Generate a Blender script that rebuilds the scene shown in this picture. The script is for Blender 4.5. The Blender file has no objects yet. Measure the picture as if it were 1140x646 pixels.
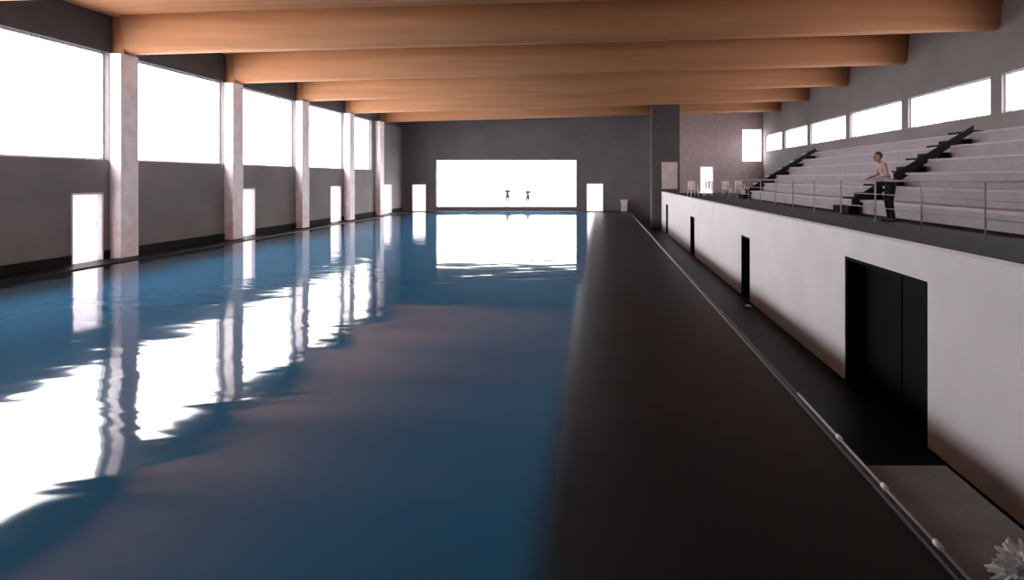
import bpy, bmesh, math, random
from mathutils import Vector, Matrix, noise
random.seed(4)
scene = bpy.context.scene
COL = scene.collection

# ------------------------------------------------------------ materials
def mat(name, col, rough=0.6, spec=0.5, metal=0.0, var=0.12, scale=3.0, bump=0.0, bscale=20.0, stretch=(1,1,1)):
    m = bpy.data.materials.new(name); m.use_nodes = True
    nt = m.node_tree; b = nt.nodes['Principled BSDF']
    b.inputs['Roughness'].default_value = rough
    b.inputs['Metallic'].default_value = metal
    b.inputs['Specular IOR Level'].default_value = spec
    tc = nt.nodes.new('ShaderNodeTexCoord'); mp = nt.nodes.new('ShaderNodeMapping')
    mp.inputs['Scale'].default_value = stretch
    nt.links.new(tc.outputs['Object'], mp.inputs[0])
    n = nt.nodes.new('ShaderNodeTexNoise'); n.inputs['Scale'].default_value = scale; n.inputs['Detail'].default_value = 4
    nt.links.new(mp.outputs[0], n.inputs['Vector'])
    r = nt.nodes.new('ShaderNodeValToRGB')
    r.color_ramp.elements[0].position = .3; r.color_ramp.elements[1].position = .7
    r.color_ramp.elements[0].color = tuple(c*(1-var) for c in col)+(1,)
    r.color_ramp.elements[1].color = tuple(min(1,c*(1+var)) for c in col)+(1,)
    nt.links.new(n.outputs['Fac'], r.inputs[0]); nt.links.new(r.outputs[0], b.inputs['Base Color'])
    if bump:
        n2 = nt.nodes.new('ShaderNodeTexNoise'); n2.inputs['Scale'].default_value = bscale
        nt.links.new(mp.outputs[0], n2.inputs['Vector'])
        bp = nt.nodes.new('ShaderNodeBump'); bp.inputs['Strength'].default_value = bump; bp.inputs['Distance'].default_value = .02
        nt.links.new(n2.outputs['Fac'], bp.inputs['Height']); nt.links.new(bp.outputs[0], b.inputs['Normal'])
    return m

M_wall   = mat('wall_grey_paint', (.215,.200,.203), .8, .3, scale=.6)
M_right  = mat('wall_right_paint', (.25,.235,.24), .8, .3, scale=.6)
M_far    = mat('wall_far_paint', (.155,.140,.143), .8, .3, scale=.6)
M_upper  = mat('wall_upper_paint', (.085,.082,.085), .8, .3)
M_pil    = mat('pilaster_paint', (.95,.83,.85), .6)
M_white  = mat('tribune_wall_paint', (.79,.76,.805), .6, var=.05, scale=1.0)
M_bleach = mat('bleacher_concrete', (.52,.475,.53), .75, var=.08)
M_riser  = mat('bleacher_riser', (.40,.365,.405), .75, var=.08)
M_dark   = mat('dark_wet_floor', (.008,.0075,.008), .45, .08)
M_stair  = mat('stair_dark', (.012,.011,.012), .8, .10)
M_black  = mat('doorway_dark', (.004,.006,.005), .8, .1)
M_wood   = mat('beam_wood', (.50,.245,.122), .65, .2, var=.12, scale=1.2, stretch=(.2,2.5,4))
M_roof   = mat('ceiling_wood', (.62,.31,.155), .7, .2, var=.15, scale=1.2, stretch=(.2,4,4))
M_metal  = mat('painted_metal', (.36,.34,.37), .45)
M_frame  = mat('window_frame', (.75,.72,.75), .5)
M_cop    = mat('coping_stone', (.15,.135,.138), .5, var=.2, bump=.3)
M_copd   = mat('coping_dark', (.05,.047,.05), .4, .3, var=.2)
M_ground = mat('outside_paving', (.62,.60,.61), .8)
M_skin   = mat('skin', (.50,.28,.21), .6)
M_shirt  = mat('shirt_pink', (.60,.44,.45), .8)
M_trous  = mat('trousers_dark', (.012,.011,.013), .8, .1)
M_hair   = mat('hair_dark', (.03,.02,.015), .7)
M_shoe   = mat('shoe', (.02,.02,.02), .5)
M_jacket = mat('jacket_grey', (.025,.025,.028), .8, .1)
M_plastic= mat('white_plastic', (.8,.78,.8), .35)
M_board  = mat('notice_board_paper', (.62,.52,.54), .6)
M_lav    = mat('end_wall_paint', (.42,.33,.34), .8)

def door_mat():
    m = bpy.data.materials.new('frosted_door_glass'); m.use_nodes = True
    nt = m.node_tree; nt.nodes.clear()
    o = nt.nodes.new('ShaderNodeOutputMaterial'); t = nt.nodes.new('ShaderNodeBsdfTranslucent')
    t.inputs[0].default_value = (.85,.8,.82,1)
    g = nt.nodes.new('ShaderNodeBsdfPrincipled'); g.inputs['Base Color'].default_value = (.8,.76,.78,1); g.inputs['Roughness'].default_value=.3
    mx = nt.nodes.new('ShaderNodeMixShader'); mx.inputs[0].default_value = .35
    nt.links.new(t.outputs[0], mx.inputs[1]); nt.links.new(g.outputs[0], mx.inputs[2]); nt.links.new(mx.outputs[0], o.inputs[0])
    return m
M_frost = door_mat()

def water_mat():
    m = bpy.data.materials.new('pool_water'); m.use_nodes = True
    nt = m.node_tree; b = nt.nodes['Principled BSDF']; L=nt.links.new
    b.inputs['IOR'].default_value = 1.33
    tc = nt.nodes.new('ShaderNodeTexCoord')
    n = nt.nodes.new('ShaderNodeTexNoise'); n.inputs['Scale'].default_value = .15; n.inputs['Detail'].default_value = 2
    L(tc.outputs['Object'], n.inputs['Vector'])
    r = nt.nodes.new('ShaderNodeValToRGB')
    r.color_ramp.elements[0].position=.35; r.color_ramp.elements[1].position=.7
    r.color_ramp.elements[0].color=(.024,.150,.31,1); r.color_ramp.elements[1].color=(.045,.225,.42,1)
    L(n.outputs['Fac'], r.inputs[0])
    sx = nt.nodes.new('ShaderNodeSeparateXYZ'); L(tc.outputs['Object'], sx.inputs[0])
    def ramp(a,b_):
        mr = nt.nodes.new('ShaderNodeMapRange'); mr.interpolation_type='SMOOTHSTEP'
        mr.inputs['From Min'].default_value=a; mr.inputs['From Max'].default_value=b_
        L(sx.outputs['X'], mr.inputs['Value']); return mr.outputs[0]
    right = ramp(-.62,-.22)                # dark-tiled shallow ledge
    left = ramp(-12.9,-10.4)               # dark reflection of the lower left wall, painted into the water colour
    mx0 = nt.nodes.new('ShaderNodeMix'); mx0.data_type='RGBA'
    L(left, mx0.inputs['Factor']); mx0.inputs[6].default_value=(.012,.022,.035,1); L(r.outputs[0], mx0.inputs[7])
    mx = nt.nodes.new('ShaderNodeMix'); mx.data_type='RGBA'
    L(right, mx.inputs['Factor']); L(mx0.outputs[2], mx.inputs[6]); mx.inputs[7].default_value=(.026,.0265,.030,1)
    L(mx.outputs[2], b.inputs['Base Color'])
    def lin(src,a,b_,sock):
        mr = nt.nodes.new('ShaderNodeMapRange'); mr.inputs['To Min'].default_value=a; mr.inputs['To Max'].default_value=b_
        L(src, mr.inputs['Value']); L(mr.outputs[0], sock)
    lin(right,.05,.36,b.inputs['Roughness']); lin(right,.34,.10,b.inputs['Specular IOR Level'])
    mp = nt.nodes.new('ShaderNodeMapping'); mp.inputs['Scale'].default_value = (.55,1.1,1)
    L(tc.outputs['Object'], mp.inputs[0])
    w = nt.nodes.new('ShaderNodeTexNoise'); w.inputs['Scale'].default_value = 1.25; w.inputs['Detail'].default_value = 2.0; w.inputs['Distortion'].default_value=.5
    L(mp.outputs[0], w.inputs['Vector'])
    bp = nt.nodes.new('ShaderNodeBump'); bp.inputs['Strength'].default_value = 1; bp.inputs['Distance'].default_value = .010
    L(w.outputs['Fac'], bp.inputs['Height']); L(bp.outputs[0], b.inputs['Normal'])
    return m
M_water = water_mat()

# ------------------------------------------------------------ mesh helpers
def addbox(bm, x0,x1,y0,y1,z0,z1, mi=0):
    vs = [bm.verts.new((x,y,z)) for x in (x0,x1) for y in (y0,y1) for z in (z0,z1)]
    for q in ((0,1,3,2),(4,6,7,5),(0,4,5,1),(2,3,7,6),(0,2,6,4),(1,5,7,3)):
        f = bm.faces.new([vs[i] for i in q]); f.material_index = mi
def finish(bm, name, mats, parent=None, smooth=False, bevel=0):
    bmesh.ops.recalc_face_normals(bm, faces=bm.faces)
    me = bpy.data.meshes.new(name); bm.to_mesh(me); bm.free()
    for m in (mats if isinstance(mats,(list,tuple)) else [mats]): me.materials.append(m)
    if smooth:
        for p in me.polygons: p.use_smooth = True
    o = bpy.data.objects.new(name, me); COL.objects.link(o)
    if parent: o.parent = parent
    if bevel:
        md = o.modifiers.new('bevel','BEVEL'); md.width = bevel; md.segments = 2
    return o
def boxes(name, lst, mats, parent=None, bevel=0):
    bm = bmesh.new()
    for b in lst: addbox(bm, *b)
    return finish(bm, name, mats, parent, bevel=bevel)
def empty(name, loc=(0,0,0)):
    e = bpy.data.objects.new(name, None); e.location = loc; COL.objects.link(e); return e
def cyl(bm, a, b, ra, rb=None, seg=12):
    rb = ra if rb is None else rb
    a=Vector(a); b=Vector(b); d=b-a
    q = d.to_track_quat('Z','Y').to_matrix().to_4x4()
    bmesh.ops.create_cone(bm, cap_ends=True, segments=seg, radius1=ra, radius2=rb, depth=d.length, matrix=Matrix.Translation((a+b)/2)@q)
def ball(bm, c, r, seg=14, sc=(1,1,1), rot=None):
    mt = Matrix.Translation(c)
    if rot: mt = mt @ rot
    bmesh.ops.create_uvsphere(bm, u_segments=seg, v_segments=max(6,seg//2), radius=1, matrix=mt@Matrix.Diagonal((r*sc[0],r*sc[1],r*sc[2],1)))

# ------------------------------------------------------------ room
XL, XR, YB, YF = -14.6, 12.0, -3.6, 43.0
PY = [1.8+5.3*i for i in range(7)] + [38.2]       # pilaster / beam lines
def zb(x): return 6.15 + (x-XL)*(.75/26.6)        # underside of beams
openL = []
edges = PY
for i in range(1,len(edges)-1):
    openL.append((edges[i]+.35, edges[i+1]-.35))
openL[-1]=(openL[-1][0],37.3)
doorsL = [(16.1,17.15),(23.65,24.7),(31.6,32.9),(39.4,40.9)]
def wall_strip(x0,x1,z0,z1,y0,y1,gaps,gz0,gz1):
    out=[]; y=y0
    for a,b in gaps:
        out.append((x0,x1,y,a,z0,z1))
        if gz0>z0: out.append((x0,x1,a,b,z0,gz0))
        if gz1<z1: out.append((x0,x1,a,b,gz1,z1))
        y=b
    out.append((x0,x1,y,y1,z0,z1)); return out
T=.3
lw = wall_strip(XL-T,XL,-1,2.95,YB,YF+T,doorsL,-.0,2.0)
lw += wall_strip(XL-T,XL,2.95,6.15,YB,YF+T,openL,2.95,6.15)
boxes('wall_left', lw, M_wall)
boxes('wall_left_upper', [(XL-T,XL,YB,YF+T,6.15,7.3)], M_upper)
for i,y in enumerate(PY):
    boxes('pilaster' if i==0 else 'pilaster.%03d'%i, [(XL+.002,XL+.35,y-.33,y+.33,0.03,zb(XL)-.01)], M_pil, bevel=.01)
for i,(a,b) in enumerate(openL):
    boxes('window_%d'%(i+1), [(XL-.2,XL-.14,a,b,2.95,3.01),(XL-.2,XL-.14,a,b,6.09,6.15),
        (XL-.2,XL-.14,a,a+.05,3.01,6.09),(XL-.2,XL-.14,b-.05,b,3.01,6.09)], M_frame)
for i,(a,b) in enumerate(doorsL):
    d = empty('door_%d'%(i+1), (XL,(a+b)/2,0))
    w=(b-a)/2
    boxes('leaf',[(-.16,-.10,-w+.05,w-.05,.03,1.95)],M_frost,d)
    boxes('frame',[(-.2,.02,-w,-w+.06,.03,2.0),(-.2,.02,w-.06,w,.03,2.0),(-.2,.02,-w+.06,w-.06,1.94,2.0)],M_frame,d)
    bm=bmesh.new(); cyl(bm,(-.04,w-.16,1.0),(-.04,w-.16,1.15),.015); finish(bm,'handle',M_metal,d)
def facade(name, y0,y1, x0,x1,z0,z1, ops, m):
    out=[]; x=x0
    for a,b,c,e in ops:
        out.append((x,a,y0,y1,z0,z1))
        if c>z0: out.append((a,b,y0,y1,z0,c))
        if e<z1: out.append((a,b,y0,y1,e,z1))
        x=b
    out.append((x,x1,y0,y1,z0,z1))
    return boxes(name,out,m)
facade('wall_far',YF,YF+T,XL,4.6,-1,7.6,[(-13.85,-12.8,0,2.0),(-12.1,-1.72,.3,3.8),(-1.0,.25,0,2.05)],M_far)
facade('wall_far_tribune',YF,YF+T,4.6,XR+T,-1,7.9,[(7.35,8.35,1.35,3.3),(10.5,11.9,3.65,6.05)],M_lav)
wf=[(-12.1,-1.72,YF+.1,YF+.16,.3,.36),(-12.1,-1.72,YF+.1,YF+.16,3.74,3.8)]
wf+=[(x-.03,x+.03,YF+.1,YF+.16,.36,3.74) for x in (-12.07,-1.75)]
boxes('window_20',wf,M_frame)
boxes('window_21',[(10.5,11.9,YF+.1,YF+.16,3.65,3.7),(10.5,11.9,YF+.1,YF+.16,6.0,6.05)],M_frame)
for i,(a,b,z,h) in enumerate([(-13.85,-12.8,0,2.0),(-1.0,.25,0,2.05),(7.35,8.35,1.35,1.95)]):
    d=empty('door_%d'%(i+5),((a+b)/2,YF,z)); w=(b-a)/2
    boxes('leaf',[(-w+.05,w-.05,.1,.15,.03,h-.05)],M_frost,d)
    boxes('frame',[(-w,-w+.06,-.02,.2,.03,h),(w-.06,w,-.02,.2,.03,h),(-w+.06,w-.06,-.02,.2,h-.06,h)],M_frame,d)
    bm=bmesh.new(); cyl(bm,(w-.16,.05,1.0),(w-.16,.05,1.15),.015); finish(bm,'handle',M_metal,d)
openR=[(edges[i]+.25,edges[i+1]-.25) for i in range(len(edges)-1)]+[(38.6,42.4)]
boxes('wall_right', wall_strip(XR,XR+T,-1,8.0,YB,YF+T,openR,4.35,5.55), M_right)
for i,(a,b) in enumerate(openR):
    l=[(XR+.1,XR+.16,a,b,4.35,4.41),(XR+.1,XR+.16,a,b,5.49,5.55)]
    n=6
    for k in range(n+1):
        y=a+.03+(b-a-.06)*k/n
        l.append((XR+.1,XR+.15,y-.02,y+.02,4.41,5.49))
    boxes('window_%d'%(i+10),l,M_frame)
boxes('wall_back',[(XL-T,XR+T,YB-T,YB,-1,7.6)],M_wall)
bm=bmesh.new()
v=[]
for y in (YB-T,YF+T):
    for x in (XL-T,XR+T):
        for dz in (1.1,1.35): v.append(bm.verts.new((x,y,zb(x)+dz)))
for q in ((0,2,3,1),(4,5,7,6),(0,1,5,4),(2,6,7,3),(0,4,6,2),(1,3,7,5)): bm.faces.new([v[i] for i in q])
finish(bm,'ceiling',M_roof)
for i,y in enumerate([-2.6]+PY[:-1]+[38.9]):
    bm=bmesh.new()
    prof=[(-.42,1.1),(-.30,.6),(-.23,.2),(-.17,.05),(-.07,0),(.07,0),(.17,.05),(.23,.2),(.30,.6),(.42,1.1)]
    rings=[]
    for x in (XL+.36,XR-.01):
        rings.append([bm.verts.new((x,y+a,zb(x)+b)) for a,b in prof])
    n=len(prof)
    for k in range(n):
        f=bm.faces.new([rings[0][k],rings[0][(k+1)%n],rings[1][(k+1)%n],rings[1][k]]); f.smooth=True
    bm.faces.new(rings[0]); bm.faces.new(rings[1][::-1])
    addbox(bm,XL+.01,XL+.36,y-.22,y+.22,zb(XL),zb(XL)+1.08)
    finish(bm,'ceiling_beam' if i==0 else 'ceiling_beam.%03d'%i,M_wood)

# ------------------------------------------------------------ floor & pool
XE=2.2; XW=3.9; ZW=-.8
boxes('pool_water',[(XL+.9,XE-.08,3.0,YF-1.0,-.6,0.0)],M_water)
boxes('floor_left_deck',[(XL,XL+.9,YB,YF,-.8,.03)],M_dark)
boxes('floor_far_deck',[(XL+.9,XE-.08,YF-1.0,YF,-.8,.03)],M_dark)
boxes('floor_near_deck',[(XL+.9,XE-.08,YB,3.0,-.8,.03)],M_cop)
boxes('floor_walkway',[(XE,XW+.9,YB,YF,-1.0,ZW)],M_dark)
boxes('trim_1',[(XE-.08,XE,YB,YF,-.8,.03)],M_copd,bevel=.01)
boxes('walkway_slab',[(XE+.01,2.9,YB+.2,4.9,-.8,.0)],M_cop,bevel=.02)
p=empty('overflow_pipe')
bm=bmesh.new(); cyl(bm,(2.17,3.0,.045),(2.17,6.4,.045),.012); finish(bm,'pipe',M_metal,p,True)
bm=bmesh.new()
for y in (3.75,4.45,5.3): cyl(bm,(2.17,y-.035,.048),(2.17,y+.035,.048),.02)
finish(bm,'couplings',M_plastic,p,True)
boxes('baseboard_left',[(XL,XL+.03,YB,16.1,.03,.28),(XL,XL+.03,17.15,23.65,.03,.28),(XL,XL+.03,24.7,31.6,.03,.28),(XL,XL+.03,32.9,39.4,.03,.28),(XL,XL+.03,40.9,YF,.03,.28)],M_stair)

# ------------------------------------------------------------ tribune
ops=[(6.95,9.3,1.17),(15.2,16.15,.85),(24.1,25.3,.8),(33.5,34.6,.9)]
out=[]; y=YB
for a,b,h in ops:
    out+= [(XW,XW+.2,y,a,ZW,1.57),(XW,XW+.2,a,b,h,1.57)]; y=b
out.append((XW,XW+.2,y,YF,ZW,1.57))
boxes('wall_tribune_front',out,M_white)
for i,(a,b,h) in enumerate(ops):
    d=empty('door_%d'%(i+8),(XW,(a+b)/2,ZW)); w=(b-a)/2; hh=h-ZW
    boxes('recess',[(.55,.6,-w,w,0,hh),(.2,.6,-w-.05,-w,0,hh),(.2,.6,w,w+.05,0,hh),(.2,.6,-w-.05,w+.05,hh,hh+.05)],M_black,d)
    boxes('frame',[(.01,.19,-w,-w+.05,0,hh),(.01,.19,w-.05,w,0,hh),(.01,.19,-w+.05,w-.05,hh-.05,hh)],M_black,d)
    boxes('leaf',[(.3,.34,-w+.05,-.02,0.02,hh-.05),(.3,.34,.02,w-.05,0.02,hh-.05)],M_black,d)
boxes('floor_tribune',[(XW+.2,7.9,YB,YF,1.15,1.35),(7.9,XR,32.7,YF,1.15,1.35)],M_stair)
rows=6; rx=.683; rh=.41
bm=bmesh.new()
for i in range(rows):
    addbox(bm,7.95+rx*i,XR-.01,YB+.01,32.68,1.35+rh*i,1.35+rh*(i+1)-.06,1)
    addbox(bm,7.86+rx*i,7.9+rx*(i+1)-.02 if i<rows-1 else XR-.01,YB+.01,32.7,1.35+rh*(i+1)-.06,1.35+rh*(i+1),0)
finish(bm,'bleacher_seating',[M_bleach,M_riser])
for k,yc in enumerate((5.0,18.3,31.2)):
    st=empty('aisle_stairs' if k==0 else 'aisle_stairs.%03d'%k,(0,yc,0))
    bm=bmesh.new()
    for i in range(rows):
        z=1.35+rh*i
        addbox(bm,7.9+rx*i-.36,7.9+rx*i-.045,-.6,.6,z+.002,z+rh*.5)
        addbox(bm,7.9+rx*i-.06,7.9+rx*(i+1)-.37,-.6,.6,z+rh+.002,z+rh+.06)
    finish(bm,'treads',M_stair,st)
    bm=bmesh.new()
    prof=[(7.62,1.37),(7.62,1.78),(11.3,4.02),(11.3,3.82)]
    r0=[bm.verts.new((x,-.65,z)) for x,z in prof]; r1=[bm.verts.new((x,-.61,z)) for x,z in prof]
    bm.faces.new(r0); bm.faces.new(r1[::-1])
    for q in range(4): bm.faces.new([r0[q],r1[q],r1[(q+1)%4],r0[(q+1)%4]])
    finish(bm,'stringer',M_stair,st)
rl=empty('railing',(6.6,0,1.35))
bm=bmesh.new()
y=2.0
while y<33: cyl(bm,(0,y,0),(0,y,1.0),.018); y+=2.0
finish(bm,'posts',M_metal,rl,True)
bm=bmesh.new()
for z in (1.0,.68,.36): cyl(bm,(0,0,z),(0,32.5,z),.010 if z<1 else .018)
finish(bm,'rails',M_metal,rl,True)
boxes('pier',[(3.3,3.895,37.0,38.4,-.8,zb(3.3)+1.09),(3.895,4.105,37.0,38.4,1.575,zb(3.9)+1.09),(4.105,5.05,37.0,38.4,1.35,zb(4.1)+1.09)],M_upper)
boxes('notice_board',[(3.9,4.9,36.93,36.998,1.75,3.45)],M_board,bevel=.01)

def chair(name,x,y,rz,z=1.35):
    e=empty(name,(x,y,z)); e.rotation_euler=(0,0,rz)
    boxes('seat',[(-.24,.24,-.24,.22,.42,.46)],M_plastic,e,.015)
    boxes('backrest',[(-.23,-.13,.2,.24,.46,.88),(.13,.23,.2,.24,.46,.88),(-.23,.23,.2,.24,.8,.9),(-.08,.08,.2,.235,.46,.84)],M_plastic,e,.01)
    bm=bmesh.new()
    for sx in (-1,1):
        for sy in (-1,1): cyl(bm,(sx*.25,sy*.25-.01,0),(sx*.2,sy*.2-.01,.43),.02,.03)
        cyl(bm,(sx*.24,-.2,.66),(sx*.22,.21,.66),.02); cyl(bm,(sx*.22,-.2,.44),(sx*.24,-.2,.66),.018)
    finish(bm,'legs_and_arms',M_plastic,e,True)
for i,(x,y,r) in enumerate([(5.6,35.2,.3),(6.6,35.6,-.4),(7.6,35.0,.1),(8.6,36.0,.2)]):
    chair('plastic_chair' if i==0 else 'plastic_chair.%03d'%i,x,y,r)
e=empty('starting_block',(1.75,42.4,.03))
boxes('plinth',[(-.22,.22,-.2,.2,0,.7)],M_plastic,e,.02)
bm=bmesh.new(); addbox(bm,-.26,.26,-.32,.3,.7,.78)
for v in bm.verts: v.co.z += -.12*v.co.y+.03
finish(bm,'platform',M_plastic,e,bevel=.01)

bm=bmesh.new(); bmesh.ops.create_icosphere(bm,subdivisions=5,radius=1)
for v in bm.verts:
    c=v.co.copy()
    d=1+.6*noise.noise(c*2.3)+.7*noise.noise(c*6+Vector((3,1,2)))+.35*abs(noise.noise(c*15))
    v.co=Vector((c.x*.15*d,c.y*.12*d,max(0,(c.z*.09*d)+.045)))
o=finish(bm,'crumpled_plastic_sheet',mat('crumpled_plastic',(.9,.9,.93),.25,var=.5,scale=22))
o.location=(2.58,3.50,.001)
bm=bmesh.new(); cyl(bm,(0,0,.05),(.12,.03,.04),.05,.035,16); o=finish(bm,'paper_cup',M_plastic,None,True); o.location=(3.6,14.4,ZW)

# ------------------------------------------------------------ people
def person(name, loc, rz, J, hands, mats, scale=1.0):
    bm=bmesh.new(); segs=[]
    def cap(a,b,ra,rb,tag,n=14):
        cyl(bm,a,b,ra,rb,n); ball(bm,a,ra,n); ball(bm,b,rb,n); segs.append((Vector(a),Vector(b),ra,rb,tag))
    P,S,C,N,H = (Vector(J[k]) for k in ('pelvis','spine','chest','neck','head'))
    lean=Matrix.Rotation(math.atan2(-(C.y-P.y),C.z-P.z),4,'X')
    ball(bm,P,.15,18,(1.12,.8,.85)); segs.append((P,P+Vector((0,0,.001)),.15,.15,'legs'))
    ball(bm,S,.15,18,(1.0,.75,1.1),lean); segs.append((S,S+(C-S)*.5,.16,.15,'top'))
    ball(bm,C,.17,18,(1.08,.72,1.05),lean); segs.append((C,C+(N-C)*.5,.16,.1,'top'))
    cap(N,H-Vector((0,0,.05)),.058,.055,'skin')
    ball(bm,H,.1,24,(.76,.96,1.2)); segs.append((H,H+Vector((0,0,.01)),.11,.11,'head'))
    ball(bm,H+Vector((0,-.03,-.07)),.06,16,(.9,1.0,.9))
    ball(bm,H+Vector((0,-.10,-.015)),.018,10,(.8,1.2,1.5))
    ball(bm,H+Vector((0,-.085,-.062)),.02,10,(1.4,.7,.5))
    ball(bm,H+Vector((0,-.082,.03)),.03,10,(1.8,.6,.4))
    ball(bm,H+Vector((0,.02,.035)),.1,24,(.83,.98,1.0))
    for s in (-1,1):
        g=lambda k: Vector((J[k][0]*s,J[k][1],J[k][2]))
        ball(bm,H+Vector((s*.078,.01,-.01)),.03,10,(.4,.7,1.1))
        sh,el,wr=g('shoulder'),g('elbow'),g('wrist')
        cap(C+Vector((s*.08,0,.05)),sh,.08,.068,'top'); cap(sh,el,.064,.048,'top'); cap(el,wr,.045,.03,'arm')
        hp,kn,an,to=g('hip'),g('knee'),g('ankle'),g('toe')
        cap(hp,kn,.095,.066,'legs'); cap(kn,an,.064,.048,'legs'); cap(an+Vector((0,.02,-.065)),to,.042,.034,'shoe')
        for a,b,ra,rb in hands(s,wr): cap(a,b,ra,rb,'skin',8)
    me=bpy.data.meshes.new(name); bm.to_mesh(me); bm.free()
    o=bpy.data.objects.new(name,me); COL.objects.link(o)
    rm=o.modifiers.new('r','REMESH'); rm.mode='VOXEL'; rm.voxel_size=.008
    dg=bpy.context.evaluated_depsgraph_get(); m2=bpy.data.meshes.new_from_object(o.evaluated_get(dg))
    o.modifiers.clear(); o.data=m2
    m2.materials.clear()
    for m in mats: m2.materials.append(m)
    b2=bmesh.new(); b2.from_mesh(m2)
    for _ in range(3): bmesh.ops.smooth_vert(b2,verts=b2.verts,factor=.4,use_axis_x=True,use_axis_y=True,use_axis_z=True)
    idx={'skin':0,'top':1,'arm':1,'legs':2,'shoe':4}
    for f in b2.faces:
        c=f.calc_center_median(); best=None;bd=9
        for a,b,ra,rb,tag in segs:
            ab=b-a; t=max(0,min(1,(c-a).dot(ab)/max(1e-9,ab.length_squared)))
            d=(c-(a+ab*t)).length-(ra+(rb-ra)*t)
            if d<bd: bd=d;best=tag
        mi=idx.get(best,0)
        if best=='head':
            r=c-H; mi=3 if (r.z>.055 or (r.y>.0 and r.z>-.06 and not(abs(r.x)>.083 and r.z<.03))) else 0
        f.material_index=mi; f.smooth=True
    b2.to_mesh(m2); b2.free()
    o.location=loc; o.rotation_euler=(0,0,rz); o.scale=(scale,)*3
    be=bmesh.new()
    for s in (-1,1): ball(be,H+Vector((s*.03,-.088,.008)),.011,10)
    finish(be,'eyes',M_shoe,o,True)
    return o
def hands_rail(s,wr):
    out=[]
    for k in range(4):
        x=wr.x+s*(.03-.02*k); L=(.026,.031,.033,.029)[k]
        p0=Vector((wr.x+s*(.012-.008*k),wr.y,wr.z)); p1=Vector((x,-.475,1.045))
        out.append((p0,p1,.014,.012))
        p2=Vector((x,-.475-L,1.04)); p3=p2+Vector((0,-.010,-.028)); p4=p3+Vector((0,.014,-.022*L/.033))
        out+=[(p1,p2,.0095,.009),(p2,p3,.009,.0085),(p3,p4,.0085,.0075)]
    t0=Vector((wr.x-s*.02,-.46,1.04)); t1=t0+Vector((-s*.025,-.01,-.02)); t2=t1+Vector((-s*.012,-.03,-.025))
    out+=[(t0,t1,.012,.010),(t1,t2,.010,.009)]
    return out
def hands_down(s,wr):
    out=[]
    for k in range(4):
        y=wr.y-.03+.02*k; L=(.034,.039,.036,.028)[k]
        p1=Vector((wr.x,y,wr.z-.085)); out.append((Vector((wr.x,wr.y-.008+.006*k,wr.z-.01)),p1,.014,.012))
        p2=p1+Vector((-s*.004,-.003,-L)); p3=p2+Vector((-s*.012,-.004,-L*.75)); p4=p3+Vector((-s*.014,-.002,-L*.5))
        out+=[(p1,p2,.0095,.009),(p2,p3,.009,.008),(p3,p4,.008,.007)]
    t0=Vector((wr.x,wr.y-.02,wr.z-.03)); t1=t0+Vector((-s*.008,-.032,-.03)); t2=t1+Vector((-s*.006,-.01,-.035))
    out+=[(t0,t1,.012,.010),(t1,t2,.010,.008)]
    return out
J1=dict(pelvis=(0,.03,.95),spine=(0,-.05,1.12),chest=(0,-.15,1.30),neck=(0,-.22,1.44),head=(0,-.29,1.58),
  shoulder=(.18,-.18,1.38),elbow=(.26,-.16,1.13),wrist=(.20,-.42,1.065),hip=(.085,.03,.9),knee=(.10,-.02,.5),ankle=(.11,.04,.11),toe=(.13,-.13,.038))
person('person_at_railing',(7.09,14.3,1.352),-math.pi/2,J1,hands_rail,[M_skin,M_shirt,M_trous,M_hair,M_shoe],1.0)
J2=dict(pelvis=(0,0,.95),spine=(0,0,1.13),chest=(0,0,1.32),neck=(0,-.01,1.47),head=(0,-.03,1.62),
  shoulder=(.18,0,1.42),elbow=(.235,.02,1.14),wrist=(.25,-.04,.89),hip=(.085,0,.9),knee=(.10,-.02,.5),ankle=(.11,.02,.11),toe=(.13,-.13,.038))
ZG=-.05
D=52
person('person_standing',((565-668)*D/650,D,ZG),.3,J2,hands_down,[M_skin,M_jacket,M_trous,M_hair,M_shoe],1.0)
person('person_standing.001',((587-668)*D/650,D+.4,ZG),-2.6,J2,hands_down,[M_skin,M_jacket,M_trous,M_hair,M_shoe],.94)

boxes('ground',[(-120,120,-60,160,ZG-1.4,ZG-.9),(XL+1,XR-1,YF+T+.2,100,ZG-.9,ZG)],M_ground)

# ------------------------------------------------------------ light
w=bpy.data.worlds.new('overcast_sky'); scene.world=w; w.use_nodes=True
bg=w.node_tree.nodes['Background']; bg.inputs[0].default_value=(1,.975,.985,1); bg.inputs[1].default_value=12.0

# ------------------------------------------------------------ camera
cam=bpy.data.cameras.new('camera'); co=bpy.data.objects.new('camera',cam); COL.objects.link(co)
co.location=(0,0,2.4); co.rotation_euler=(math.pi/2,0,0)
cam.sensor_width=36; cam.lens=36*650/1140
cam.shift_x=-(668-570)/1140; cam.shift_y=-(323-199)/1140
cam.clip_end=500
scene.camera=co
scene.view_settings.view_transform='Standard'
